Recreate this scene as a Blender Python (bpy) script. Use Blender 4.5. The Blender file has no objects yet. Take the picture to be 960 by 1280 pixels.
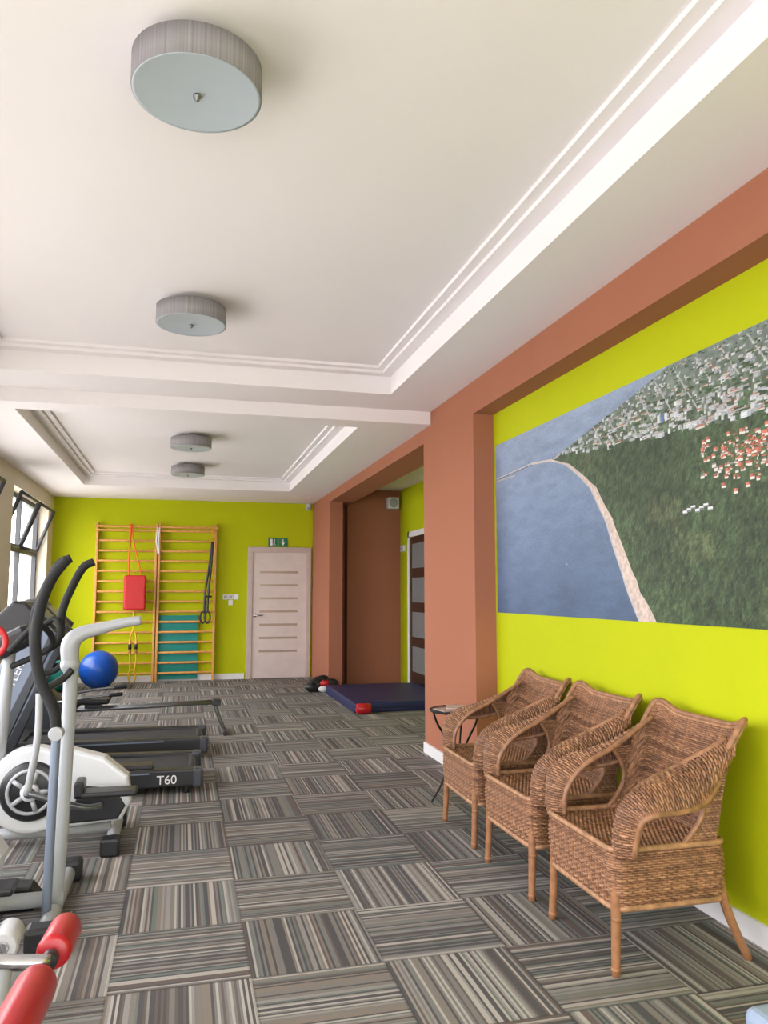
import bpy, bmesh, math, numpy as np
from mathutils import Vector, Matrix
rng = np.random.RandomState(7)
scene = bpy.context.scene

# ---------------------------------------------------------------- materials
def lin(c):
    o = []
    for v in c:
        v = v/255.0
        o.append(v/12.92 if v <= 0.04045 else ((v+0.055)/1.055)**2.4)
    return (o[0], o[1], o[2], 1.0)

def mat(name, rgb, rough=0.6, metal=0.0, var=0.08, scale=12.0, bump=0.0, bscale=60.0, spec=0.5, coat=0.0):
    m = bpy.data.materials.new(name); m.use_nodes = True
    nt = m.node_tree; N = nt.nodes; L = nt.links
    b = N['Principled BSDF']
    b.inputs['Roughness'].default_value = rough
    b.inputs['Metallic'].default_value = metal
    b.inputs['Specular IOR Level'].default_value = spec
    b.inputs['Coat Weight'].default_value = coat
    tc = N.new('ShaderNodeTexCoord')
    no = N.new('ShaderNodeTexNoise'); no.inputs['Scale'].default_value = scale; no.inputs['Detail'].default_value = 4
    L.new(tc.outputs['Object'], no.inputs['Vector'])
    cr = N.new('ShaderNodeValToRGB')
    c = lin(rgb)
    cr.color_ramp.elements[0].position = 0.3; cr.color_ramp.elements[1].position = 0.7
    cr.color_ramp.elements[0].color = tuple(max(0, v*(1-var)) for v in c[:3])+(1,)
    cr.color_ramp.elements[1].color = tuple(min(1, v*(1+var)) for v in c[:3])+(1,)
    L.new(no.outputs['Fac'], cr.inputs['Fac']); L.new(cr.outputs['Color'], b.inputs['Base Color'])
    if bump > 0:
        n2 = N.new('ShaderNodeTexNoise'); n2.inputs['Scale'].default_value = bscale
        L.new(tc.outputs['Object'], n2.inputs['Vector'])
        bp = N.new('ShaderNodeBump'); bp.inputs['Strength'].default_value = bump; bp.inputs['Distance'].default_value = 0.01
        L.new(n2.outputs['Fac'], bp.inputs['Height']); L.new(bp.outputs['Normal'], b.inputs['Normal'])
    return m

M = {}
M['lime'] = mat('lime_paint', (176, 184, 8), 0.75, var=0.02, scale=2, bump=0.05, bscale=150, spec=0.2)
M['terra'] = mat('terracotta_paint', (161, 104, 80), 0.75, var=0.02, scale=2, bump=0.05, bscale=150, spec=0.2)
M['ceil'] = mat('ceiling_paint', (236, 231, 233), 0.85, var=0.01, scale=1.5, spec=0.2)
M['cream'] = mat('cream_paint', (214, 204, 186), 0.8, var=0.02, scale=2, spec=0.2)
M['white'] = mat('white_trim', (225, 223, 224), 0.45, var=0.02)
M['whitep'] = mat('white_plastic', (206, 207, 210), 0.3, var=0.02)
M['greyp'] = mat('light_grey_plastic', (160, 162, 166), 0.35, var=0.03)
M['black'] = mat('black_plastic', (28, 28, 31), 0.4, var=0.1)
M['foam'] = mat('black_foam', (24, 24, 26), 0.8, var=0.15, bump=0.2, bscale=300)
M['belt'] = mat('running_belt', (40, 40, 43), 0.7, var=0.1, bump=0.2, bscale=300)
M['darkgrey'] = mat('dark_grey_plastic', (58, 61, 68), 0.4, var=0.06)
M['silver'] = mat('silver_paint', (120, 130, 148), 0.35, 0.3, var=0.03)
M['chrome'] = mat('chrome', (205, 205, 208), 0.15, 1.0, var=0.02)
M['steel'] = mat('grey_steel', (120, 122, 126), 0.35, 0.8, var=0.05)
M['red'] = mat('red_vinyl', (172, 22, 32), 0.35, var=0.08, scale=8)
M['redb'] = mat('red_pad', (180, 22, 28), 0.5, var=0.05)
M['wood'] = mat('beech_wood', (205, 148, 78), 0.45, var=0.12, scale=20)
M['teal'] = mat('teal_mat', (0, 122, 112), 0.6, var=0.06)
M['blue'] = mat('blue_rubber', (10, 74, 165), 0.3, var=0.04)
M['navy'] = mat('navy_vinyl', (30, 36, 80), 0.45, var=0.08)
M['orange'] = mat('orange_strap', (215, 95, 25), 0.7, var=0.05)
M['yellow'] = mat('yellow_strap', (210, 170, 35), 0.7, var=0.05)
M['doorw'] = mat('pale_door_laminate', (205, 192, 186), 0.45, var=0.05, scale=6)
M['frame'] = mat('door_frame', (186, 168, 160), 0.5, var=0.04)
M['inlay'] = mat('door_glass_inlay', (178, 160, 142), 0.15, 0.2, var=0.05)
M['brown'] = mat('dark_sliding_door', (48, 34, 30), 0.25, var=0.1)
M['frost'] = mat('frosted_inlay', (110, 114, 114), 0.3, var=0.08)
M['iron'] = mat('wrought_iron', (26, 24, 24), 0.45, 0.5, var=0.1)
M['paper'] = mat('magazine', (170, 150, 142), 0.4, var=0.3, scale=25)
M['green'] = mat('exit_green', (0, 105, 62), 0.4, var=0.05)
M['winframe'] = mat('window_frame', (60, 62, 66), 0.5, var=0.05)
M['diffuser'] = mat('lamp_diffuser', (180, 190, 200), 0.35, var=0.01)
M['greyblue'] = mat('grey_blue_plastic', (140, 155, 178), 0.45, var=0.04)
M['ground'] = mat('pale_bounce_ground', (205, 202, 196), 0.9, var=0.1, scale=1)  # unseen ground, tone raised to bounce daylight up to the ceiling
M['leg'] = mat('cane_leg', (150, 104, 70), 0.45, var=0.2, scale=30, bump=0.1, bscale=120)
M['wicker'] = mat('wicker_cane', (144, 103, 74), 0.42, var=0.35, scale=34)
M['wickerl'] = mat('wicker_cane_light', (162, 120, 88), 0.4, var=0.35, scale=34)
M['wickerb'] = mat('wicker_cane_brown', (120, 82, 58), 0.45, var=0.4, scale=34)
M['wickerd'] = mat('wicker_backing', (74, 48, 34), 0.7, var=0.3, scale=40)

def shade_mat():
    m = bpy.data.materials.new('pleated_lamp_shade'); m.use_nodes = True
    nt = m.node_tree; N = nt.nodes; L = nt.links; b = N['Principled BSDF']
    b.inputs['Roughness'].default_value = 0.8
    tc = N.new('ShaderNodeTexCoord'); sp = N.new('ShaderNodeSeparateXYZ'); L.new(tc.outputs['Object'], sp.inputs[0])
    at = N.new('ShaderNodeMath'); at.operation = 'ARCTAN2'; L.new(sp.outputs['Y'], at.inputs[0]); L.new(sp.outputs['X'], at.inputs[1])
    mu = N.new('ShaderNodeMath'); mu.operation = 'MULTIPLY'; mu.inputs[1].default_value = 22; L.new(at.outputs[0], mu.inputs[0])
    no = N.new('ShaderNodeTexNoise'); no.noise_dimensions = '1D'; no.inputs['Scale'].default_value = 1.0; no.inputs['Detail'].default_value = 3
    L.new(mu.outputs[0], no.inputs['W'])
    cr = N.new('ShaderNodeValToRGB'); cr.color_ramp.elements[0].position = .25; cr.color_ramp.elements[1].position = .75
    cr.color_ramp.elements[0].color = lin((126, 122, 126)); cr.color_ramp.elements[1].color = lin((154, 150, 154))
    L.new(no.outputs['Fac'], cr.inputs['Fac']); L.new(cr.outputs['Color'], b.inputs['Base Color'])
    return m
M['shade'] = shade_mat()

def carpet_mat():
    m = bpy.data.materials.new('striped_carpet_tiles'); m.use_nodes = True
    nt = m.node_tree; N = nt.nodes; L = nt.links; b = N['Principled BSDF']
    b.inputs['Roughness'].default_value = 0.95; b.inputs['Specular IOR Level'].default_value = 0.1
    tc = N.new('ShaderNodeTexCoord'); sp = N.new('ShaderNodeSeparateXYZ'); L.new(tc.outputs['Object'], sp.inputs[0])
    def math_(op, a, bb=None, c=None):
        n = N.new('ShaderNodeMath'); n.operation = op
        for i, v in enumerate((a, bb, c)):
            if v is None: continue
            if isinstance(v, (int, float)): n.inputs[i].default_value = v
            else: L.new(v, n.inputs[i])
        return n.outputs[0]
    X = math_('DIVIDE', math_('ADD', sp.outputs['X'], 10.22), 0.5)
    Y = math_('DIVIDE', math_('ADD', sp.outputs['Y'], 10.0), 0.5)
    ix = math_('FLOOR', X); iy = math_('FLOOR', Y)
    fx = math_('FRACT', X); fy = math_('FRACT', Y)
    par = math_('MODULO', math_('ADD', math_('ADD', ix, 1.0), iy), 2.0)
    c = math_('ADD', math_('MULTIPLY', fx, math_('SUBTRACT', 1.0, par)), math_('MULTIPLY', fy, par))
    seed = math_('ADD', math_('MULTIPLY', ix, 7.31), math_('MULTIPLY', iy, 13.7))
    st = math_('FLOOR', math_('MULTIPLY', c, 54.0))
    wn = N.new('ShaderNodeTexWhiteNoise'); wn.noise_dimensions = '1D'
    L.new(math_('ADD', math_('MULTIPLY', seed, 61.7), st), wn.inputs['W'])
    cr = N.new('ShaderNodeValToRGB'); cr.color_ramp.interpolation = 'CONSTANT'
    cols = [(0, (84, 82, 83)), (.24, (118, 116, 114)), (.42, (102, 92, 88)), (.55, (138, 134, 130)), (.68, (106, 112, 108)), (.78, (126, 116, 108)), (.88, (164, 158, 151))]
    e = cr.color_ramp.elements
    e[0].position = 0; e[0].color = lin(cols[0][1]); e[1].position = cols[1][0]; e[1].color = lin(cols[1][1])
    for p, cc in cols[2:]:
        q = e.new(p); q.color = lin(cc)
    L.new(wn.outputs['Value'], cr.inputs['Fac'])
    no = N.new('ShaderNodeTexNoise'); no.inputs['Scale'].default_value = 220; no.inputs['Detail'].default_value = 2
    L.new(tc.outputs['Object'], no.inputs['Vector'])
    k = math_('ADD', math_('MULTIPLY', no.outputs['Fac'], 0.5), 0.75)
    wt = N.new('ShaderNodeTexWhiteNoise'); wt.noise_dimensions = '1D'; L.new(seed, wt.inputs['W'])
    k2 = math_('MULTIPLY', k, math_('ADD', math_('MULTIPLY', wt.outputs['Value'], 0.16), 0.92))
    ed = math_('MINIMUM', math_('MINIMUM', fx, math_('SUBTRACT', 1.0, fx)), math_('MINIMUM', fy, math_('SUBTRACT', 1.0, fy)))
    seam = math_('ADD', math_('MULTIPLY', math_('GREATER_THAN', ed, 0.012), 0.22), 0.78)
    k3 = math_('MULTIPLY', k2, seam)
    mx = N.new('ShaderNodeVectorMath'); mx.operation = 'SCALE'
    L.new(cr.outputs['Color'], mx.inputs[0]); L.new(k3, mx.inputs['Scale'])
    L.new(mx.outputs[0], b.inputs['Base Color'])
    bp = N.new('ShaderNodeBump'); bp.inputs['Strength'].default_value = 0.4; bp.inputs['Distance'].default_value = 0.004
    L.new(no.outputs['Fac'], bp.inputs['Height']); L.new(bp.outputs['Normal'], b.inputs['Normal'])
    return m
M['carpet'] = carpet_mat()

def glass_mat():
    m = bpy.data.materials.new('window_glass'); m.use_nodes = True
    nt = m.node_tree; N = nt.nodes; L = nt.links; N.remove(N['Principled BSDF'])
    t = N.new('ShaderNodeBsdfTransparent'); g = N.new('ShaderNodeBsdfGlossy'); g.inputs['Roughness'].default_value = 0.02
    mx = N.new('ShaderNodeMixShader'); mx.inputs[0].default_value = 0.05
    L.new(t.outputs[0], mx.inputs[1]); L.new(g.outputs[0], mx.inputs[2]); L.new(mx.outputs[0], N['Material Output'].inputs[0])
    return m
M['glass'] = glass_mat()

# ---------------------------------------------------------------- mesh builder
class B:
    def __init__(s):
        s.v = []; s.f = []; s.m = []; s.sm = []; s.mats = []; s.n = 0; s.T = None
    def mi(s, k):
        if k not in s.mats: s.mats.append(k)
        return s.mats.index(k)
    def add(s, V, F, k, smooth=False):
        V = np.asarray(V, float)
        if s.T is not None:
            V = V @ s.T[0].T + s.T[1]
        i = s.mi(k)
        s.v.append(V)
        for f in F: s.f.append(tuple(int(a)+s.n for a in f))
        s.m += [i]*len(F); s.sm += [smooth]*len(F); s.n += len(V)
    def box(s, x0, x1, y0, y1, z0, z1, k, bev=0.0, rot=None, seg=2):
        if bev <= 0 and rot is None:
            V = [(x0,y0,z0),(x1,y0,z0),(x1,y1,z0),(x0,y1,z0),(x0,y0,z1),(x1,y0,z1),(x1,y1,z1),(x0,y1,z1)]
            F = [(0,3,2,1),(4,5,6,7),(0,1,5,4),(1,2,6,5),(2,3,7,6),(3,0,4,7)]
            s.add(V, F, k); return
        bm = bmesh.new(); bmesh.ops.create_cube(bm, size=1)
        for v in bm.verts: v.co = Vector((v.co.x*(x1-x0), v.co.y*(y1-y0), v.co.z*(z1-z0)))
        if bev > 0: bmesh.ops.bevel(bm, geom=bm.edges[:], offset=bev, segments=seg, affect='EDGES', profile=0.5)
        c = Vector(((x0+x1)/2, (y0+y1)/2, (z0+z1)/2))
        R = rot if rot is not None else Matrix.Identity(3)
        bm.verts.index_update()
        V = [tuple(R @ v.co + c) for v in bm.verts]; F = [[v.index for v in f.verts] for f in bm.faces]
        bm.free(); s.add(V, F, k, smooth=False)
    def tube(s, P, r, k, seg=10, Nrm=None, caps=True, closed=False):
        P = np.asarray(P, float); n = len(P)
        r = np.broadcast_to(np.asarray(r, float), (n,))
        if closed:
            T = np.roll(P, -1, 0)-np.roll(P, 1, 0)
        else:
            T = np.gradient(P, axis=0)
        T = T/np.maximum(np.linalg.norm(T, axis=1, keepdims=True), 1e-9)
        if Nrm is None:
            Nn = np.zeros_like(P); a = np.array([0, 0, 1.0])
            if abs(T[0] @ a) > 0.9: a = np.array([1.0, 0, 0])
            for i in range(n):
                a = a-T[i]*(a @ T[i]); a = a/np.linalg.norm(a); Nn[i] = a
        else:
            Nn = Nrm-T*np.sum(Nrm*T, 1, keepdims=True); Nn = Nn/np.maximum(np.linalg.norm(Nn, axis=1, keepdims=True), 1e-9)
        Bn = np.cross(T, Nn)
        th = np.linspace(0, 2*math.pi, seg, endpoint=False)
        V = P[:, None]+r[:, None, None]*(np.cos(th)[None, :, None]*Nn[:, None]+np.sin(th)[None, :, None]*Bn[:, None])
        V = V.reshape(-1, 3); F = []
        for i in range(n if closed else n-1):
            j = (i+1) % n
            for q in range(seg):
                w = (q+1) % seg
                F.append((i*seg+q, i*seg+w, j*seg+w, j*seg+q))
        if caps and not closed:
            F.append(tuple(range(seg-1, -1, -1))); F.append(tuple((n-1)*seg+q for q in range(seg)))
        s.add(V, F, k, smooth=True)
    def cyl(s, a, b, r, k, seg=20, r2=None):
        a = np.array(a, float); b = np.array(b, float)
        e = (b-a); l = np.linalg.norm(e); e = e/l
        d = min(0.004, l*0.1); r2 = r if r2 is None else r2
        s.tube([a, a+e*1e-4, a+e*d, b-e*d, b-e*1e-4, b], [r*0.001+r*.9, r*.93, r, r2, r2*.93, r2*.9], k, seg)
    def smoothtube(s, P, r, k, seg=10, n=8, closed=False):
        P = np.asarray(P, float); rr = np.broadcast_to(np.asarray(r, float), (len(P),))
        Q, R = spline(P, n, closed), spline(rr[:, None], n, closed)[:, 0]
        s.tube(Q, R, k, seg, closed=closed)
    def lathe(s, prof, c, k, seg=32, axis='z', ks=None):
        th = np.linspace(0, 2*math.pi, seg, endpoint=False); V = []
        for r, h in prof:
            for t in th:
                a, b_ = r*math.cos(t), r*math.sin(t)
                if axis == 'z': V.append((c[0]+a, c[1]+b_, c[2]+h))
                elif axis == 'y': V.append((c[0]+a, c[1]+h, c[2]+b_))
                else: V.append((c[0]+h, c[1]+a, c[2]+b_))
        F = []
        for i in range(len(prof)-1):
            for q in range(seg):
                w = (q+1) % seg; F.append((i*seg+q, i*seg+w, (i+1)*seg+w, (i+1)*seg+q))
        s.add(V, F, k, smooth=True)
    def sphere(s, c, r, k, seg=32, sc=(1, 1, 1)):
        n = seg//2
        th = np.linspace(0, 2*math.pi, seg, endpoint=False); V = []; F = []
        for i in range(n+1):
            ph = math.pi*i/n
            for t in th: V.append((c[0]+sc[0]*r*math.sin(ph)*math.cos(t), c[1]+sc[1]*r*math.sin(ph)*math.sin(t), c[2]-sc[2]*r*math.cos(ph)))
        for i in range(n):
            for q in range(seg):
                w = (q+1) % seg; F.append((i*seg+q, i*seg+w, (i+1)*seg+w, (i+1)*seg+q))
        s.add(V, F, k, smooth=True)
    def torus(s, c, R, r, k, axis='z', seg=40, rs=10, sc=(1, 1)):
        t = np.linspace(0, 2*math.pi, seg, endpoint=False)
        a, b_ = R*np.cos(t)*sc[0], R*np.sin(t)*sc[1]; z = np.zeros_like(a)
        P = {'z': np.stack([a, b_, z], 1), 'y': np.stack([a, z, b_], 1), 'x': np.stack([z, a, b_], 1)}[axis]+np.array(c)
        s.tube(P, r, k, rs, closed=True)
    def prism(s, poly, a0, a1, k, axis='y', bev=0.0):
        bm = bmesh.new(); 
        def mk(p, a):
            return {'y': (p[0], a, p[1]), 'x': (a, p[0], p[1]), 'z': (p[0], p[1], a)}[axis]
        v0 = [bm.verts.new(mk(p, a0)) for p in poly]; v1 = [bm.verts.new(mk(p, a1)) for p in poly]
        n = len(poly)
        f0 = bm.faces.new(v0); f1 = bm.faces.new(v1[::-1])
        for i in range(n): bm.faces.new([v0[i], v1[i], v1[(i+1) % n], v0[(i+1) % n]])
        bmesh.ops.recalc_face_normals(bm, faces=bm.faces[:])
        if bev > 0:
            ed = list(f0.edges)+list(f1.edges)
            bmesh.ops.bevel(bm, geom=ed, offset=bev, segments=3, affect='EDGES', profile=0.5)
        bm.verts.index_update()
        V = [tuple(v.co) for v in bm.verts]; F = [[v.index for v in f.verts] for f in bm.faces]; bm.free()
        s.add(V, F, k)
    def finish(s, name, origin=None, parent=None):
        V = np.concatenate(s.v)
        if origin is None:
            origin = np.array([(V[:, 0].min()+V[:, 0].max())/2, (V[:, 1].min()+V[:, 1].max())/2, V[:, 2].min()])
        origin = np.array(origin, float)
        me = bpy.data.meshes.new(name)
        me.from_pydata((V-origin).tolist(), [], s.f)
        for k in s.mats: me.materials.append(M[k])
        me.polygons.foreach_set('material_index', s.m)
        me.polygons.foreach_set('use_smooth', s.sm)
        me.update()
        o = bpy.data.objects.new(name, me); o.location = origin
        scene.collection.objects.link(o)
        return o

def spline(P, n=8, closed=False):
    P = np.asarray(P, float); m = len(P); out = []
    rngi = range(m if closed else m-1)
    for i in rngi:
        if closed: p0, p1, p2, p3 = P[(i-1) % m], P[i], P[(i+1) % m], P[(i+2) % m]
        else:
            p1, p2 = P[i], P[i+1]
            p0 = P[i-1] if i > 0 else 2*p1-p2
            p3 = P[i+2] if i+2 < m else 2*p2-p1
        for t in np.linspace(0, 1, n, endpoint=False):
            out.append(0.5*((2*p1)+(-p0+p2)*t+(2*p0-5*p1+4*p2-p3)*t*t+(-p0+3*p1-3*p2+p3)*t**3))
    if not closed: out.append(P[-1])
    return np.array(out)

def simple(name, x0, x1, y0, y1, z0, z1, k, bev=0):
    b = B(); b.box(x0, x1, y0, y1, z0, z1, k, bev); return b.finish(name)

# ---------------------------------------------------------------- room shell
XL, XR, YB, YF = -1.98, 2.27, -2.5, 12.9     # left wall, mural wall, back wall, far wall
XP = 2.105                                      # pilaster / beam face
XA = 3.32                                       # alcove right wall

b = B(); b.box(XL-0.3, XA+0.3, YB-0.3, YF+0.3, -0.1, 0.0, 'carpet'); b.finish('floor', origin=(0, 0, 0))
simple('wall_far', XL-0.3, XP+0.1, YF, YF+0.2, 0, 3.3, 'lime')
simple('wall_right', XR, XR+0.2, YB, 5.41, 0, 3.3, 'lime')
b = B(); b.box(XP, XR+0.2, 5.41, 6.66, 0, 2.75, 'terra'); b.finish('trim_terracotta_pillar')
b = B(); b.box(XP, XR+0.04, 11.35, YF, 0, 2.75, 'terra'); b.finish('trim_terracotta_pilaster')
b = B()
b.box(XP, XR, YB, YF, 2.75, 3.2, 'terra')
b.box(XR, XR+0.2, 5.41, YF, 2.75, 3.2, 'terra')
b.finish('trim_terracotta_beam')
b = B()
b.box(XR+0.04, 2.465, 11.95, 12.4, 0, 3.2, 'terra')
b.box(2.465, XA+0.2, 11.75, 12.4, 0, 3.2, 'terra')
b.finish('wall_alcove_far')
simple('wall_alcove_right', XA, XA+0.2, 6.46, 11.75, 0, 3.2, 'lime')
simple('wall_alcove_near', XR+0.2, XA+0.2, 6.26, 6.46, 0, 3.2, 'lime')
simple('ceiling_alcove', XR+0.2, XA+0.2, 6.26, 12.5, 3.0, 3.2, 'ceil')

wins = [(-1.9, 1.3), (2.0, 5.2), (5.9, 9.1), (9.95, 12.45)]
ZS, ZT = 0.55, 2.68
b = B()
b.box(XL-0.3, XL, YB, YF, 0, ZS, 'cream'); b.box(XL-0.3, XL, YB, YF, ZT, 3.3, 'cream')
prev = YB
for (a, c) in wins:
    b.box(XL-0.3, XL, prev, a, ZS, ZT, 'cream'); prev = c
b.box(XL-0.3, XL, prev, YF, ZS, ZT, 'cream')
b.finish('wall_left')
def window(n, a, c):
    b = B(); x0, x1 = XL-0.2, XL-0.14
    b.box(x0, x1, a, c, ZS, ZS+0.06, 'winframe'); b.box(x0, x1, a, c, ZT-0.06, ZT, 'winframe')
    k = max(2, round((c-a)/1.0)); w = (c-a)/k
    for i in range(k+1):
        yy = min(max(a+i*w, a+0.03), c-0.03); b.box(x0, x1, yy-0.03, yy+0.03, ZS, ZT, 'winframe')
    zt = 1.95
    b.box(x0, x1, a, c, zt-0.03, zt+0.03, 'winframe')
    for i in range(k):
        y0, y1 = a+i*w+0.05, a+(i+1)*w-0.05
        tilt = 0.22
        zb, z2 = zt+0.05, ZT-0.08
        for (p, q) in (((x1, y0, zb), (x1+tilt, y0, z2)), ((x1, y1, zb), (x1+tilt, y1, z2)), ((x1+tilt, y0, z2), (x1+tilt, y1, z2)), ((x1, y0, zb), (x1, y1, zb))):
            b.tube([p, q], 0.025, 'winframe', 4)
    xg = XL-0.17
    b.add([(xg, a, ZS), (xg, c, ZS), (xg, c, zt), (xg, a, zt)], [(0, 1, 2, 3)], 'glass')
    b.box(XL-0.12, XL+0.08, a-0.03, c+0.03, ZS+0.001, ZS+0.03, 'white')
    b.finish('window_%d' % n)
for i, (a, c) in enumerate(wins): window(i+1, a, c)

b = B()
b.box(XL-0.3, -1.6, YB-0.2, YB, 0, 3.3, 'cream'); b.box(1.9, XA+0.2, YB-0.2, YB, 0, 3.3, 'cream')
b.box(-1.6, 1.9, YB-0.2, YB, 2.7, 3.3, 'cream'); b.box(-1.6, 1.9, YB-0.2, YB, 0, 0.3, 'cream')
b.finish('wall_back')
b = B()
for x in (-1.57, -0.45, 0.7, 1.87): b.box(x-0.03, x+0.03, YB-0.13, YB-0.07, 0.3, 2.7, 'winframe')
b.box(-1.6, 1.9, YB-0.13, YB-0.07, 0.3, 0.36, 'winframe'); b.box(-1.6, 1.9, YB-0.13, YB-0.07, 2.64, 2.7, 'winframe')
b.finish('window_5')

ZN, ZF, SN, SF = 3.19, 3.06, 3.0, 2.885
b = B()
b.box(XL, XP, YB, 6.45, ZN, ZN+0.15, 'ceil')
b.box(XL, XP, 6.45, YF, ZF, ZF+0.28, 'ceil')
cx0, cx1, cy0, cy1 = -1.42, 1.6, -1.9, 5.94
b.box(cx1, XP, YB, 6.45, SN, ZN, 'ceil'); b.box(XL, cx0, YB, 6.45, SN, ZN, 'ceil')
b.box(cx0, cx1, cy1, 6.45, SN, ZN, 'ceil'); b.box(cx0, cx1, YB, cy0, SN, ZN, 'ceil')
b.box(XL, XP, 6.45, 6.72, SF, ZF, 'ceil')
fx0, fx1, fy0, fy1 = -1.36, 1.5, 6.72, 11.35
b.box(fx1, XP, fy0, YF, SF, ZF, 'ceil'); b.box(XL, fx0, fy0, YF, SF, ZF, 'ceil'); b.box(fx0, fx1, fy1, YF, SF, ZF, 'ceil')
b.finish('ceiling')
def ring(bb, x0, x1, y0, y1, z0, z1, w, k):
    bb.box(x0, x0+w, y0, y1, z0, z1, k); bb.box(x1-w, x1, y0, y1, z0, z1, k)
    bb.box(x0+w, x1-w, y0, y0+w, z0, z1, k); bb.box(x0+w, x1-w, y1-w, y1, z0, z1, k)
b = B()
ring(b, cx0, cx1, cy0, cy1, ZN-0.022, ZN, 0.145, 'ceil')
ring(b, cx0, cx1, cy0, cy1, ZN-0.045, ZN-0.022, 0.09, 'ceil')
b.finish('trim_cornice_near')
b = B()
ring(b, fx0, fx1, fy0, fy1, ZF-0.022, ZF, 0.145, 'ceil')
ring(b, fx0, fx1, fy0, fy1, ZF-0.045, ZF-0.022, 0.09, 'ceil')
b.finish('trim_cornice_far')

simple('baseboard_right', XR-0.015, XR, YB, 5.40, 0, 0.09, 'white')
simple('baseboard_pillar', XP-0.015, XP, 5.41, 6.66, 0, 0.09, 'white')
b = B(); b.box(XL, 1.0, YF-0.015, YF, 0, 0.09, 'white'); b.finish('baseboard_far')
simple('baseboard_left', XL, XL+0.015, YB, YF-0.02, 0, 0.09, 'white')

# ---------------------------------------------------------------- doors
b = B()
b.T = (np.eye(3), np.array([0, -0.002, 0]))
dx0, dx1 = 1.03, 2.075
b.box(dx0, dx0+0.08, YF-0.05, YF, 0, 2.13, 'frame', 0.004); b.box(dx1-0.08, dx1, YF-0.05, YF, 0, 2.13, 'frame', 0.004)
b.box(dx0, dx1, YF-0.052, YF, 2.055, 2.14, 'frame', 0.004)
b.box(dx0+0.08, dx1-0.08, YF-0.03, YF-0.002, 0.005, 2.055, 'doorw')
for i in range(7):
    z = 0.42+i*0.215
    b.box(dx0+0.2, dx1-0.22, YF-0.034, YF-0.029, z, z+0.035, 'inlay')
b.cyl((dx0+0.13, YF-0.03, 1.02), (dx0+0.13, YF-0.075, 1.02), 0.012, 'chrome')
b.cyl((dx0+0.13, YF-0.072, 1.02), (dx0+0.25, YF-0.072, 1.02), 0.01, 'chrome')
b.lathe([(0.0, 0), (0.026, 0), (0.026, -0.008), (0, -0.008)], (dx0+0.13, YF-0.029, 1.02), 'chrome', 20, 'y')
b.finish('door_1')
b = B()
y0, y1 = 9.6, 11.22
b.box(XA-0.04, XA, y0, y0+0.08, 0, 2.3, 'white'); b.box(XA-0.04, XA, y1-0.08, y1, 0, 2.3, 'white'); b.box(XA-0.04, XA, y0, y1, 2.22, 2.3, 'white')
b.box(XA-0.028, XA-0.002, y0+0.08, y1-0.08, 0.01, 2.22, 'brown')
for i in range(4):
    z = 0.25+i*0.5
    b.box(XA-0.032, XA-0.028, y0+0.15, y1-0.22, z, z+0.36, 'frost')
b.finish('door_2')

b = B()
b.T = (np.eye(3), np.array([0.03, 0, 0.02]))
for (x0, x1) in ((1.33, 1.48), (1.5, 1.65)):
    b.box(x0, x1, YF-0.012, YF-0.001, 2.13, 2.28, 'green', 0.002)
b.box(1.36, 1.40, YF-0.014, YF-0.012, 2.15, 2.26, 'white')
b.lathe([(0, 0), (0.012, 0), (0.012, -0.003), (0, -0.003)], (1.435, YF-0.012, 2.245), 'white', 14, 'y')
b.tube([(1.435, YF-0.013, 2.23), (1.43, YF-0.013, 2.195), (1.45, YF-0.013, 2.155)], 0.006, 'white', 6)
b.tube([(1.43, YF-0.013, 2.195), (1.415, YF-0.013, 2.155)], 0.006, 'white', 6)
b.tube([(1.455, YF-0.013, 2.205), (1.43, YF-0.013, 2.22), (1.415, YF-0.013, 2.2)], 0.005, 'white', 6)
b.box(1.568, 1.582, YF-0.014, YF-0.012, 2.19, 2.26, 'white')
b.add([(1.545, YF-0.014, 2.2), (1.605, YF-0.014, 2.2), (1.575, YF-0.014, 2.15)], [(0, 1, 2)], 'white')
b.finish('emergency_exit_sign')
b = B()
for x in (0.64, 0.725, 0.81): b.box(x, x+.08, YF-0.012, YF-0.001, 1.28, 1.36, 'white', 0.004)
b.box(0.73, 0.80, YF-0.012, YF-0.001, 1.19, 1.27, 'white', 0.004)
b.box(0.655, 0.705, YF-0.016, YF-0.012, 1.295, 1.345, 'greyp', 0.002); b.box(0.74, 0.79, YF-0.016, YF-0.012, 1.295, 1.345, 'greyp', 0.002)
b.finish('light_switch')
b = B(); b.box(1.98, 2.06, YF-0.07, YF-0.001, 2.77, 2.88, 'whitep', 0.015); b.box(1.995, 2.04, YF-0.085, YF-0.068, 2.78, 2.82, 'greyp', 0.008); b.finish('motion_sensor')
b = B(); b.box(3.08, 3.26, 11.6, 11.749, 2.7, 2.88, 'whitep', 0.01); b.lathe([(0.001, -.002), (0.05, -0.002), (0.065, -0.008), (0.07, 0)], (3.17, 11.6, 2.79), 'greyp', 24, 'y'); b.finish('wall_speaker')
b = B(); b.box(XA-0.05, XA-0.001, 11.4, 11.6, 2.02, 2.12, 'whitep', 0.01); b.box(XA-0.056, XA-0.05, 11.43, 11.57, 2.05, 2.09, 'greyp'); b.finish('thermostat')

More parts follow.
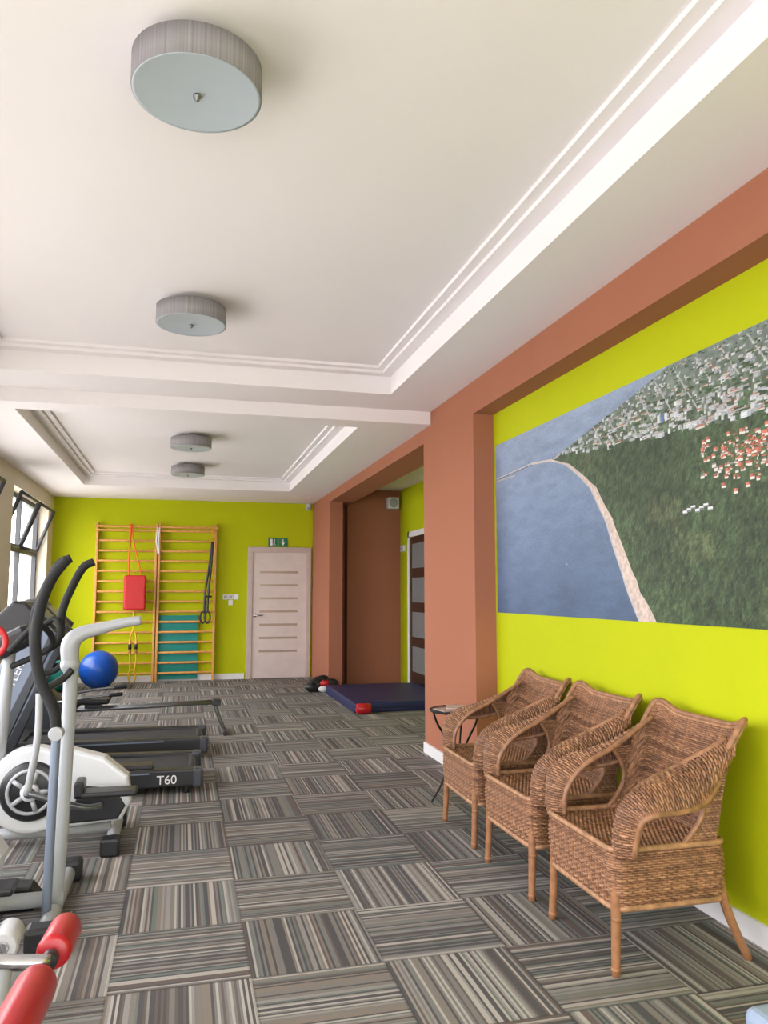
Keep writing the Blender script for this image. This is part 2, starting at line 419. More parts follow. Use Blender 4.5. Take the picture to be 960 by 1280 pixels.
# ---------------------------------------------------------------- ceiling lamps
def lamp(x, y, zc):
    b = B(); R = 0.212; h = 0.105; g = 0.035
    b.lathe([(0.0, 0), (0.07, 0), (0.07, -g), (0.0, -g)], (0, 0, 0), 'white', 32)
    b.lathe([(R-0.004, -g), (R, -g), (R, -g-h), (R-0.004, -g-h), (R-0.004, -g)], (0, 0, 0), 'shade', 72)
    b.lathe([(0.0, -g-0.005), (R-0.004, -g-0.005)], (0, 0, 0), 'white', 48)
    b.lathe([(0, -g-h+0.004), (R-0.003, -g-h+0.004), (R-0.003, -g-h-0.002), (R-0.012, -g-h+0.001), (0, -g-h+0.001)], (0, 0, 0), 'diffuser', 72)
    b.lathe([(0, -g-h+0.001), (0.014, -g-h), (0.014, -g-h-0.006), (0.008, -g-h-0.01), (0.008, -g-h-0.018), (0.0, -g-h-0.022)], (0, 0, 0), 'steel', 20)
    o = b.finish('ceiling_lamp', origin=(0, 0, 0)); o.location = (x, y, zc-0.0005)
lamp(0.005, 2.50, ZN); lamp(0.01, 4.80, ZN); lamp(0.05, 8.35, ZF); lamp(0.03, 10.3, ZF)

# ---------------------------------------------------------------- mural
def vnoise(Y, Z, s, seed):
    r = np.random.RandomState(seed); G = r.rand(256, 256)
    a = Y*s; c = Z*s; ia = np.floor(a).astype(int); ic = np.floor(c).astype(int); fa = a-ia; fc = c-ic
    fa = fa*fa*(3-2*fa); fc = fc*fc*(3-2*fc)
    g = lambda i, j: G[i % 256, j % 256]
    return (g(ia, ic)*(1-fa)+g(ia+1, ic)*fa)*(1-fc)+(g(ia, ic+1)*(1-fa)+g(ia+1, ic+1)*fa)*fc
def mural():
    ya, yb, za, zb = 5.37, 1.75, 1.25, 2.5
    ny, nz = 1600, 560
    yy = np.linspace(ya, yb, ny); zz = np.linspace(za, zb, nz)
    Y, Z = np.meshgrid(yy, zz)
    C = lambda c: np.array(c, float)[None, None]
    n1 = vnoise(Y, Z, 3, 1); n2 = vnoise(Y, Z, 12, 2); n3 = vnoise(Y, Z, 30, 3); n4 = vnoise(Y, Z, 70, 4); n5 = vnoise(Y*1.0, Z*4, 60, 5); n6 = vnoise(Y, Z*1.3, 140, 6)
    n7 = vnoise(Y, Z*3, 9, 12)
    t = np.clip((Z-1.25)/1.25, 0, 1)[..., None]
    far = np.clip((Y-3.6)/1.8, 0, 1)[..., None]
    sea = C((84, 104, 136))*(1-t)+C((150, 166, 192))*t
    sea = sea*(1.0-0.14*(1-far)*(1-t))*(0.86+0.10*n1[..., None]+0.10*n7[..., None]+0.10*n5[..., None]+0.06*n6[..., None])
    img = sea
    zc = np.array([1.24, 1.257, 1.40, 1.616, 1.80, 1.996, 2.10, 2.18, 2.235, 2.25])
    yc = np.array([3.52, 3.53, 3.62, 3.735, 3.83, 3.98, 4.13, 4.27, 4.46, 4.5])
    yco = np.interp(Z, zc, yc)+0.010*(n2-0.5)
    zu = np.array([2.235, 2.29, 2.344, 2.42, 2.477, 2.5]); yu = np.array([4.46, 4.2, 3.95, 3.55, 3.3, 3.2])
    yup = np.interp(Z, zu, yu)+0.03*(n2-0.5)
    coast = np.where(Z < 2.24, yco, yup)
    land = Y < coast
    d = coast-Y
    beachw = np.interp(Z, [1.25, 1.6, 2.0, 2.24, 2.3], [0.135, 0.085, 0.055, 0.035, 0.012])
    hgt = 0.9*n3+0.6*n4+0.3*n6
    rel = np.gradient(hgt, axis=1)*-1.6+np.gradient(hgt, axis=0)*0.8
    tone = np.clip(0.74+0.30*(hgt-0.9)+rel*0.8, 0.32, 1.25)
    clear = np.clip((vnoise(Y, Z, 5, 9)-0.68)*6, 0, 1)[..., None]
    forest = (C((86, 108, 72))*(1-clear*.5)+C((130, 138, 92))*clear*.5)*tone[..., None]*(0.85+0.3*n1)[..., None]
    haze = np.clip((Z-1.6)/0.9, 0, 1)[..., None]*0.25
    forest = forest*(1-haze)+C((120, 136, 134))*haze
    zbound = np.interp(Y, [1.75, 2.57, 3.08, 3.6, 3.95, 4.46], [2.05, 2.12, 2.16, 2.2, 2.22, 2.25])+0.035*(n2-0.5)
    city_ = land & (Z > zbound)
    img = np.where(land[..., None], forest, img)
    base = C((112, 126, 106))*(0.55+0.35*n4+0.35*n3)[..., None]
    hz = np.clip((Z-2.25)/0.25, 0, 1)[..., None]
    base = base*(1-0.5*hz)+C((150, 162, 172))*0.5*hz
    img = np.where(city_[..., None], base, img)
    beach = land & (d < beachw*(0.85+0.4*n2)) & (Z < 2.26)
    img = np.where(beach[..., None], C((216, 196, 184))*(0.88+0.2*n4)[..., None], img)
    foam = (~land) & (-d < 0.010) & (Z < 2.24)
    img = np.where(foam[..., None], C((180, 188, 200)), img)
    img = np.array(img)
    r = np.random.RandomState(11)
    dyy = (ya-yb)/(ny-1); dzz = (zb-za)/(nz-1)
    def blk(y, z, w, h, col):
        j0 = int((ya-(y+w/2))/dyy); j1 = max(j0+1, int((ya-(y-w/2))/dyy)); i0 = int((z-h/2-za)/dzz); i1 = max(i0+1, int((z+h/2-za)/dzz))
        if j0 < 0 or i0 < 0 or j1 >= ny or i1 >= nz: return
        img[i0:i1, j0:j1] = col
    def ok(y, z):
        i = int(np.clip((z-za)/dzz, 0, nz-1)); j = int(np.clip((ya-y)/dyy, 0, ny-1)); return city_[i, j]
    # streets
    for k in range(14):
        yk = 1.9+k*0.17; 
        for q in np.linspace(0, 1, 260):
            z = 2.13+q*.35; y = yk+q*.25
            if ok(y, z): blk(y, z, .008, .006, (176, 178, 178))
    cand = []
    for _ in range(1900):
        y = r.uniform(1.75, 4.4); z = r.uniform(2.1, 2.5)
        if ok(y, z): cand.append((z, y))
    cand.sort(reverse=True)
    for z, y in cand:
        s = 0.45+1.05*(1-(z-2.1)/0.4)
        w = r.uniform(0.012, 0.045)*s; h = r.uniform(0.008, 0.022)*s
        q = r.rand()
        if q < .56:
            v = r.uniform(190, 245); f = 1-0.08*(z-2.1)/.4
            blk(y, z, w, h, (v*.98*f, v*f, v*f)); blk(y-w*.32, z, w*.36, h, (v*.72, v*.75, v*.80)); blk(y, z+h*.4, w, h*.25, (v*.88, v*.85, v*.84))
            if w > .03:
                for u in (-.3, 0, .3): blk(y+w*.15, z+u*h, w*.55, h*.1, (v*.66, v*.70, v*.76))
        elif q < .66:
            blk(y, z, w*1.2, h*.45, (176, 124, 106)); blk(y, z-h*.35, w*1.2, h*.35, (214, 210, 204))
        else:
            v = r.uniform(.7, 1.1); blk(y, z, w*1.2, h*.7, (80*v, 102*v, 76*v)); blk(y+w*.3, z+h*.3, w*.6, h*.4, (90*v, 114*v, 84*v))
    cand = []
    for _ in range(520):
        y = r.normal(2.60, 0.25); z = r.normal(1.985, 0.055)+(2.7-y)*0.03
        if y < 3.0: cand.append((z, y))
    cand.sort(reverse=True)
    for z, y in cand:
        v = r.uniform(0.85, 1.1); w = r.uniform(.014, .034)
        q = r.rand()
        if q < 0.45: blk(y, z+w*.22, w, w*.42, (204*v, 122*v, 98*v)); blk(y-w*.3, z+w*.22, w*.4, w*.42, (158*v, 92*v, 76*v)); blk(y, z-w*.15, w*.9, w*.32, (226, 222, 214))
        elif q < .60: blk(y, z, w*.9, w*.5, (226, 222, 216)); blk(y, z+w*.25, w*.9, w*.2, (150, 140, 136))
        else: blk(y, z, w*1.1, w*.7, (76*v, 96*v, 66*v)); blk(y, z+w*.2, w*.6, w*.3, (92*v, 112*v, 76*v))
    for k in range(7): blk(3.12-k*0.03, 1.775+0.010*(k % 3), .034, .010, (225, 226, 228)); blk(3.12-k*0.03, 1.766+0.010*(k % 3), .034, .007, (120, 126, 128))
    for k in range(3): blk(3.3-k*0.03, 2.255, .02, .04, (90, 124, 186) if k % 2 else (215, 218, 222))
    for (p, q, hw, cc) in (((5.35, 2.243), (4.75, 2.264), .0055, (206, 196, 190)), ((4.75, 2.264), (4.45, 2.24), .007, (212, 198, 188)), ((5.35, 2.228), (5.02, 2.222), .0045, (190, 182, 178)), ((5.35, 2.236), (4.75, 2.257), .003, (86, 96, 118))):
        L = np.linspace(0, 1, 200)
        yl = p[0]+(q[0]-p[0])*L; zl = p[1]+(q[1]-p[1])*L
        zi = np.interp(Y, yl[::-1], zl[::-1]); m = (Y <= max(p[0], q[0])) & (Y >= min(p[0], q[0])) & (abs(Z-zi) < hw)
        img[m] = cc
    for k in range(9): blk(r.uniform(4.2, 5.2), r.uniform(1.5, 2.1), .012, .003, (200, 206, 214))
    img = np.clip(img/255.0, 0, 1)
    linr = np.where(img <= 0.04045, img/12.92, ((img+0.055)/1.055)**2.4)*0.80
    col = np.ones((nz*ny, 4)); col[:, :3] = linr.reshape(-1, 3)
    V = np.stack([np.zeros(nz*ny), Y.ravel(), Z.ravel()], 1)
    idx = np.arange(nz*ny).reshape(nz, ny)
    F = np.stack([idx[:-1, :-1], idx[1:, :-1], idx[1:, 1:], idx[:-1, 1:]], -1).reshape(-1, 4)
    me = bpy.data.meshes.new('aerial_photo_mural')
    me.vertices.add(len(V)); me.vertices.foreach_set('co', V.ravel())
    me.loops.add(F.size); me.loops.foreach_set('vertex_index', F.ravel().astype(np.int32))
    me.polygons.add(len(F)); me.polygons.foreach_set('loop_start', np.arange(0, F.size, 4, dtype=np.int32)); me.polygons.foreach_set('loop_total', np.full(len(F), 4, dtype=np.int32))
    me.update(calc_edges=True)
    ca = me.color_attributes.new('paint', 'FLOAT_COLOR', 'POINT'); ca.data.foreach_set('color', col.ravel())
    m = bpy.data.materials.new('printed_aerial_mural'); m.use_nodes = True
    N = m.node_tree.nodes; L = m.node_tree.links; bs = N['Principled BSDF']; bs.inputs['Roughness'].default_value = 0.5; bs.inputs['Specular IOR Level'].default_value = 0.25
    at = N.new('ShaderNodeAttribute'); at.attribute_name = 'paint'
    L.new(at.outputs['Color'], bs.inputs['Base Color'])
    me.materials.append(m)
    o = bpy.data.objects.new('aerial_photo_mural', me); o.location = (XR-0.004, 0, 0); scene.collection.objects.link(o)
mural()

# ---------------------------------------------------------------- wicker armchair
TON = ['wicker', 'wicker', 'wicker', 'wickerl', 'wickerb']
def weave(b, S, nrow, nst, r, umin=-1, umax=1, closed=False, back=True, amp=None, jit=0.25):
    amp = r*0.8 if amp is None else amp
    npt = nst*2+(0 if closed else 1)
    U = np.linspace(umin, umax, nst*2+1)[:npt]
    G = np.array([[S(a, v) for a in U] for v in np.linspace(0, 1, nrow)])
    dv = np.gradient(G, axis=0)
    if closed: du = np.roll(G, -1, 1)-np.roll(G, 1, 1)
    else: du = np.gradient(G, axis=1)
    Nn = np.cross(du, dv); Nn /= np.maximum(np.linalg.norm(Nn, axis=2, keepdims=True), 1e-9)
    ph = np.array([(1 if (j//2) % 2 == 0 else -1) if j % 2 == 0 else 0 for j in range(npt)], float)
    for i in range(nrow):
        o = amp*ph*(1 if i % 2 == 0 else -1)
        b.tube(G[i]+Nn[i]*o[:, None], r*(1+jit*(rng.rand()-.5)), TON[rng.randint(len(TON))], 5, Nrm=Nn[i], caps=False, closed=closed)
    for j in range(0, npt, 2):
        b.tube(G[:, j], r*0.8, 'wickerb', 5, caps=False)
    if back:
        V = G.reshape(-1, 3); F = []
        for i in range(nrow-1):
            for j in range(npt if closed else npt-1):
                jj = (j+1) % npt
                F.append((i*npt+j, i*npt+jj, (i+1)*npt+jj, (i+1)*npt+j))
        b.add(V, F, 'wickerd', smooth=True)

def make_chair_mesh():
    b = B()
    def ztop(a):
        a = abs(a)
        z = 0.86+0.040*math.exp(-((a-0.76)/0.24)**2)
        t = np.clip((a-0.82)/0.18, 0, 1); t = t*t*(3-2*t)
        return z*(1-t)+0.73*t
    def SB(a, t):
        z = 0.42+(ztop(a)-0.42)*t
        h = (z-0.42)/0.46
        x = -0.180-0.115*h-0.045*h*h+(0.12)*abs(a)**3.2
        y = (0.258+0.05*h)*math.sin(a*math.pi/2*0.98)
        return (x, y, z)
    weave(b, SB, 54, 34, 0.0048)
    e = [SB(a, 1.0) for a in np.linspace(-1, 1, 60)]
    b.tube(e, 0.0125, 'wicker', 8)
    for dx in (0.008, -0.008):
        b.tube(np.array(e)+np.array([dx, 0, -0.014]), 0.007, 'wickerl', 6)
    def SS(a, t):
        x = -0.185+0.455*t
        return (x, 0.258*a, 0.435-0.015*(1-a*a)*math.sin(math.pi*t))
    weave(b, SS, 48, 26, 0.0048)
    hx0, hx1, hy, rr = -0.20, 0.285, 0.275, 0.05
    def loop(u):
        pts = loop.pts; n = len(pts); f = (u % 1.0)*n; i = int(f); t = f-i
        p, q = pts[i % n], pts[(i+1) % n]
        return (p[0]*(1-t)+q[0]*t, p[1]*(1-t)+q[1]*t)
    raw = []
    for (cx, cy, a0) in ((hx1-rr, hy-rr, 0), (hx0+rr, hy-rr, 90), (hx0+rr, -hy+rr, 180), (hx1-rr, -hy+rr, 270)):
        for q in range(0, 91, 15):
            A = math.radians(a0+q); raw.append((cx+rr*math.cos(A), cy+rr*math.sin(A)))
    raw = np.array(raw); nx = np.roll(raw, -1, 0); d = np.linalg.norm(nx-raw, axis=1); cum = np.concatenate([[0], np.cumsum(d)]); tot = cum[-1]
    ss = np.linspace(0, tot, 400, endpoint=False); ring_ = np.vstack([raw, raw[:1]])
    loop.pts = np.stack([np.interp(ss, cum, ring_[:, 0]), np.interp(ss, cum, ring_[:, 1])], 1)
    def SA(u, t):
        x, y = loop(u)
        z = 0.445-0.212*t
        k = 1+0.03*math.sin(math.pi*t)-0.03*t
        return (x*k, y*k, z)
    weave(b, SA, 25, 96, 0.0047, 0, 1, closed=True)
    for z, r in ((0.0, 0.012), (1.0, 0.012)):
        b.tube([SA(u, z) for u in np.linspace(0, 1, 90, endpoint=False)], r, 'wickerl', 8, closed=True)
    for sgn in (1, -1):
        # broad rolled arm: convex side up / outward
        Cc = np.array([(-0.225, .288, .785), (-0.135, .300, .725), (-0.03, .304, .685), (.07, .304, .662), (.16, .302, .642), (.228, .294, .592), (.250, .282, .515), (.252, .272, .43)])
        Wv = np.array([(.25, .15, -1), (.1, .45, -.9), (0, .75, -.65), (0, .9, -.45), (.1, 1, -.25), (.1, 1, .0), (0, 1, .0), (0, 1, 0)], float)
        Hw = np.array([.055, .080, .096, .102, .100, .088, .068, .052])[:, None]
        Cc = spline(Cc, 6); Wv = spline(Wv, 6); Hw = spline(Hw, 6)[:, 0]
        Cc[:, 1] *= sgn; Wv[:, 1] *= sgn; Wv /= np.linalg.norm(Wv, axis=1, keepdims=True)
        T = np.gradient(Cc, axis=0); T /= np.linalg.norm(T, axis=1, keepdims=True)
        Nn = np.cross(T, Wv)*sgn; Nn /= np.linalg.norm(Nn, axis=1, keepdims=True)
        n = len(Cc)
        def SR(u, v):
            f = u*(n-1); i = min(int(f), n-2); t = f-i
            c = Cc[i]*(1-t)+Cc[i+1]*t; w = Wv[i]*(1-t)+Wv[i+1]*t; nn = Nn[i]*(1-t)+Nn[i+1]*t; h = Hw[i]*(1-t)+Hw[i+1]*t
            q = v*2-1
            return tuple(c+w*h*q*0.92+nn*0.052*(1-q*q*1.0)-nn*0.026)
        def SR2(a, v): return SR(v, (a+1)/2)      # strands run across the arm
        weave(b, SR2, 62, 8, 0.0047)
        for v in (0.0, 1.0):
            b.tube([SR(u, v) for u in np.linspace(0, 1, 40)], 0.0115, 'wicker', 8)
        def SP(u, v):
            x = -0.155+0.15*u*(1-0.5*math.sin(math.pi*v)) - 0.04*v
            return (x, sgn*(0.270+0.022*v), 0.44+0.26*v)
        weave(b, SP, 26, 8, 0.0048, 0, 1)
        b.tube([SP(1, v) for v in np.linspace(0, 1, 16)], 0.010, 'wicker', 8)
        b.smoothtube([(.235, sgn*.262, .44), (.225, sgn*.268, .52), (.20, sgn*.27, .60), (.16, sgn*.272, .640)], 0.011, 'leg', 8)
    for sgn in (1, -1):
        b.smoothtube([(.262, sgn*.247, .43), (.268, sgn*.252, .2), (.278, sgn*.258, .0)], [.019, .018, .0155], 'leg', 12)
        b.smoothtube([(-.165, sgn*.24, .43), (-.205, sgn*.248, .2), (-.285, sgn*.262, .0)], [.019, .018, .0155], 'leg', 12)
        for z in (0.015, 0.19):
            b.tube([(.2775-z*.05, sgn*.257, z), (.2765-z*.05, sgn*.2568, z+0.014)], 0.0185, 'leg', 12)
    b.tube([(.262, -.25, .235), (.262, .25, .235)], .011, 'leg', 8); b.tube([(-.19, -.24, .235), (-.19, .24, .235)], .011, 'leg', 8)
    return b
bc = make_chair_mesh()
o1 = bc.finish('wicker_armchair', origin=(0, 0, 0))
o1.location = (1.855, 2.935, 0.0); o1.rotation_euler = (0, 0, math.pi-0.01)
for (x, y, a) in ((1.855, 3.66, 0.01), (1.87, 4.395, -0.02)):
    o = bpy.data.objects.new('wicker_armchair', o1.data); o.location = (x, y, 0); o.rotation_euler = (0, 0, math.pi+a); scene.collection.objects.link(o)

# ---------------------------------------------------------------- side table with magazines
b = B()
tx, ty, th = 1.84, 5.08, 0.60
b.torus((tx, ty, th), 0.185, 0.009, 'iron', rs=8); b.lathe([(0, 0.006), (0.18, 0.006), (0.18, -0.002), (0, -0.002)], (tx, ty, th), 'darkgrey', 40)
for q in range(3):
    A = math.radians(50+q*120+130); c, s_ = math.cos(A), math.sin(A)
    b.smoothtube([(tx+c*r_, ty+s_*r_, z) for r_, z in ((.175, .595), (.15, .52), (.07, .38), (.06, .28), (.12, .12), (.175, .03), (.19, .008))], 0.0075, 'iron', 8)
b.torus((tx, ty, .3), 0.062, 0.006, 'iron', rs=6)
b.finish('wrought_iron_side_table')
b = B()
b.box(tx-.16, tx+.05, ty-.12, ty+.03, th+.0095, th+.0155, 'paper', rot=Matrix.Rotation(.2, 3, 'Z')); b.box(tx-.08, tx+.12, ty-.08, ty+.08, th+.016, th+.022, 'frame', rot=Matrix.Rotation(-.3, 3, 'Z'))
b.finish('magazines')

# ---------------------------------------------------------------- gym mat, red roll, gloves
b = B(); b.box(1.96, 3.25, 8.95, 10.78, 0.0, 0.115, 'navy', 0.02, seg=3)
b.box(1.98, 3.23, 8.945, 8.95, 0.05, 0.06, 'black'); b.finish('exercise_crash_mat')
b = B(); b.cyl((1.98, 8.87, 0.062), (2.14, 8.87, 0.062), 0.06, 'red', 24); b.torus((1.978, 8.87, .062), .035, .006, 'redb', 'x', 24, 6); b.finish('red_foam_roller')
b = B()
for (x, y, z, r, k, sc) in ((1.88, 11.02, .085, .12, 'black', (1.1, .8, .8)), (2.08, 11.0, .075, .12, 'black', (1, .8, .75)), (1.79, 10.95, .06, .09, 'black', (1, .8, .8)), (1.98, 10.93, .12, .075, 'red', (1, .8, .7)), (1.95, 10.90, .045, .06, 'white', (1.2, .7, .7)), (2.16, 10.96, .05, .07, 'red', (1, .7, .8)), (1.97, 11.05, .17, .08, 'black', (1.1, .8, .7))):
    b.sphere((x, y, max(z, r*sc[2])), r, k, 20, sc)
b.smoothtube([(1.78, 10.9, .1), (1.82, 10.88, .2), (1.93, 10.9, .21), (1.98, 10.9, .14)], .01, 'black', 8)
b.finish('boxing_gloves_pile')

# ---------------------------------------------------------------- wall bars
def wallbars(x0, x1):
    b = B(); ya = YF-0.115
    for x in (x0, x1-0.035): b.box(x, x+0.035, ya, YF-0.002, 0.0, 2.49, 'wood', 0.005)
    for i in range(15):
        z = 0.13+i*0.16
        yy = ya+0.03 if i < 14 else ya-0.02
        b.cyl((x0+0.01, yy, z), (x1-0.01, yy, z), 0.018, 'wood', 12)
    b.cyl((x0-0.02, ya-0.02, 2.43), (x1+0.02, ya-0.02, 2.43), 0.018, 'wood', 12)
    return b.finish('wall_bars')
wallbars(-1.33, -0.405); wallbars(-0.39, 0.52)
D = 0.385
b = B()
poly = []
for z in np.linspace(0.03, 1.03, 24): poly.append((YF-0.035+0.006*math.sin(z*20), z))
poly2 = [(y-0.022, z) for (y, z) in poly[::-1]]
b.prism(poly+poly2, -0.345, 0.26, 'teal', 'x'); b.finish('exercise_mat')
SH = (np.eye(3), np.array([-0.02, D, 0.0]))
b = B(); b.T = SH
b.box(-0.86, -0.53, 12.20, 12.33, 1.12, 1.66, 'redb', 0.03, seg=3)
for z in (1.25, 1.39, 1.53): b.box(-0.84, -0.55, 12.196, 12.204, z, z+0.006, 'red')
b.smoothtube([(-0.79, 12.28, 1.65), (-0.8, 12.3, 1.95), (-0.79, 12.33, 2.3), (-0.79, 12.36, 2.47)], .014, 'orange', 8)
b.smoothtube([(-0.60, 12.28, 1.65), (-0.68, 12.3, 1.95), (-0.76, 12.33, 2.3), (-0.77, 12.36, 2.47)], .010, 'orange', 8)
b.finish('red_kick_pad')
b = B(); b.T = SH
b.smoothtube([(-0.70, 12.30, 1.11), (-0.70, 12.3, .95), (-0.70, 12.3, .80)], .016, 'yellow', 8)
for dx in (-.045, .045):
    b.smoothtube([(-0.7, 12.30, .82), (-0.7+dx*.8, 12.3, .74), (-0.7+dx, 12.3, .64)], .012, 'yellow', 8)
    b.tube([(-0.7+dx, 12.3, .66), (-0.7+dx, 12.3, .46)], .022, 'wood', 10)
    b.tube([(-0.7+dx, 12.3, .60), (-0.7+dx, 12.3, .52)], .026, 'black', 10)
    b.smoothtube([(-0.7+dx, 12.3, .47), (-0.69+dx, 12.3, .38), (-.7+dx*.8, 12.3, .20)], .012, 'yellow', 8)
b.torus((-.7, 12.3, .112), .075, .013, 'yellow', 'y', 24, 8, (0.7, 1.3))
b.finish('suspension_strap')
SH = (np.eye(3), np.array([0.015, D, 0.0]))
b = B(); b.T = SH
for dx in (0, .05):
    b.smoothtube([(0.44-dx*.2, 12.33, 2.2), (0.42-dx*.6, 12.32, 1.8), (0.39-dx, 12.3, 1.45), (0.38-dx, 12.3, 1.2), (0.38-dx, 12.3, 1.08)], .018, 'black', 8)
    b.torus((0.38-dx*1.4, 12.3, 1.0), .07, .014, 'black', 'y', 24, 8, (0.6, 1.25))
b.torus((0.43, 12.36, 2.24), .035, .008, 'yellow', 'y', 20, 6)
b.tube([(0.43, 12.36, 2.27), (0.43, 12.365, 2.43)], .008, 'yellow', 6)
b.cyl((0.33, 12.29, 1.33), (0.44, 12.29, 1.33), .016, 'foam', 12)
b.finish('suspension_trainer')
b = B(); b.T = SH
for dx in (0, .03): b.smoothtube([(-.42+dx, 12.34, 2.42), (-.43+dx, 12.33, 2.2), (-.40+dx*.5, 12.33, 2.0)], .012, 'whitep', 8)
b.finish('hanging_rope')

b = B(); bc_ = (-1.15, 12.1, 0.275); b.sphere(bc_, 0.275, 'blue', 48)
for i in range(-5, 6): b.torus((bc_[0], bc_[1], 0.275+0.03*i), math.sqrt(.2755**2-(.03*i)**2), 0.0016, 'blue', seg=64, rs=5)
b.finish('exercise_ball')
b = B(); b.sphere((-1.68, 11.9, 0.22), 0.22, 'teal', 40); b.torus((-1.68, 11.9, .22), .2205, .002, 'teal', seg=64, rs=5); b.finish('exercise_ball')

# ---------------------------------------------------------------- treadmills
def text_on(parent, s, size, loc, rot, k, ext=0.001):
    cu = bpy.data.curves.new('label', 'FONT'); cu.body = s; cu.size = size; cu.extrude = ext
    to = bpy.data.objects.new('label', cu); scene.collection.objects.link(to)
    to.location = loc; to.rotation_euler = rot; cu.materials.append(M[k])
    bpy.context.view_layer.update()
    to.parent = parent; to.matrix_parent_inverse = Matrix.Translation(-parent.location)
def treadmill(xe, y0, y1, label, kup, word=None, xm=-1.22):
    b = B()
    for (ya, yb) in ((y0, y0+0.10), (y1-0.10, y1)):
        b.prism([(xm, .05), (xe-.03, .05), (xe, .08), (xe, .13), (xe-.04, .165), (xm, .19)], ya, yb, 'black', 'y', 0.012)
    b.box(xm, xe-.03, y0+.1, y1-.1, .07, .15, 'belt')
    b.cyl((xe-.06, y0+.1, .11), (xe-.06, y1-.1, .11), .045, 'belt', 16)
    b.box(xe-.06, xe+.015, y0-.005, y0+.11, .04, .17, 'darkgrey', .02); b.box(xe-.06, xe+.015, y1-.11, y1+.005, .04, .17, 'darkgrey', .02)
    for yy in (y0+.05, y1-.05):
        b.cyl((xe-.1, yy, 0.0), (xe-.1, yy, .06), .022, 'black', 14); b.cyl((xm+.1, yy-.03, .035), (xm+.1, yy+.03, .035), .035, 'black', 18)
    b.box(xm+.1, xe-.35, y0-.003, y0+.002, .145, .155, 'silver')
    b.prism([(xm-.30, .06), (xm+.22, .06), (xm+.22, .17), (xm+.12, .24), (xm-.1, .29), (xm-.25, .26), (xm-.31, .16)], y0+.03, y1-.03, 'darkgrey', 'y', .02)
    for ya in (y0-.01, y1-.05):
        b.prism([(xm-.16, .08), (xm+.08, .08), (xm+.50, 1.13), (xm+.44, 1.2), (xm+.27, 1.16)], ya, ya+.06, kup, 'y', .012)
        b.prism([(xm+.02, .08), (xm+.10, .08), (xm+.52, 1.12), (xm+.49, 1.15)], ya-.006, ya+.066, 'darkgrey', 'y', .004)
    b.prism([(xm+.10, 1.12), (xm+.48, 1.04), (xm+.52, 1.09), (xm+.30, 1.33), (xm+.22, 1.34), (xm+.08, 1.2)], y0+.06, y1-.06, 'black', 'y', .02)
    b.prism([(xm+.478, 1.15), (xm+.485, 1.155), (xm+.36, 1.285), (xm+.353, 1.28)], y0+.2, y1-.2, 'frost', 'y')
    for yy in (y0+.02, y1-.02):
        b.smoothtube([(xm+.25, yy, 1.14), (xm+.42, yy, 1.10), (xm+.54, yy, 1.02), (xm+.56, yy, .93), (xm+.50, yy, .86), (xm+.36, yy, .84)], .018, 'foam', 10)
    o = b.finish('treadmill')
    if label:
        text_on(o, label, .085, (xe-.30, y0-.002, .075), (math.pi/2, 0, 0), 'white')
    if word:
        text_on(o, word, .075, (xm+.215, y0-.018, .64), (math.pi/2, -math.radians(68), 0), 'white')
    return o
treadmill(0.16, 5.72, 6.42, 'T60', 'silver', 'KETTLER', xm=-1.34)
treadmill(0.23, 6.90, 7.58, None, 'darkgrey', xm=-1.47)

# ---------------------------------------------------------------- rowing machine
b = B(); yr = 8.1
for dy in (-.05, .05): b.tube([(-.95, yr+dy, .27), (.36, yr+dy, .30)], .017, 'steel', 10)
b.smoothtube([(.34, yr, .30), (.37, yr, .2), (.44, yr, .03)], .02, 'steel', 10)
b.cyl((.44, yr-.22, .022), (.44, yr+.22, .022), .022, 'black', 14); b.box(.32, .40, yr-.07, yr+.07, .27, .33, 'black', .01)
b.box(-.95, -.65, yr-.15, yr+.15, .33, .385, 'black', .02); b.box(-.88, -.73, yr-.07, yr+.07, .29, .33, 'darkgrey')
b.prism([(-1.5, .02), (-1.1, .02), (-1.05, .3), (-1.2, .5), (-1.4, .52), (-1.5, .3)], yr-.1, yr+.1, 'darkgrey', 'y', .02)
b.tube([(-1.1, yr-.05, .27), (-.94, yr-.05, .27)], .017, 'steel', 10); b.tube([(-1.1, yr+.05, .27), (-.94, yr+.05, .27)], .017, 'steel', 10)
b.cyl((-1.4, yr-.25, .022), (-1.4, yr+.25, .022), .022, 'black', 14)
b.tube([(-1.3, yr, .5), (-1.28, yr, .8)], .018, 'steel', 10); b.box(-1.31, -1.25, yr-.09, yr+.09, .78, .92, 'black', .01)
for dy in (-.16, .16): b.box(-1.08, -.98, yr+dy-.05, yr+dy+.05, .14, .34, 'black', .01, rot=Matrix.Rotation(.5, 3, 'Y'))
for dy in (-.3, .3): b.smoothtube([(-1.2, yr+dy*.5, .35), (-.9, yr+dy, .41), (-.6, yr+dy, .44)], .013, 'steel', 8); b.cyl((-.64, yr+dy, .436), (-.52, yr+dy, .445), .018, 'foam', 12)
b.finish('rowing_machine')

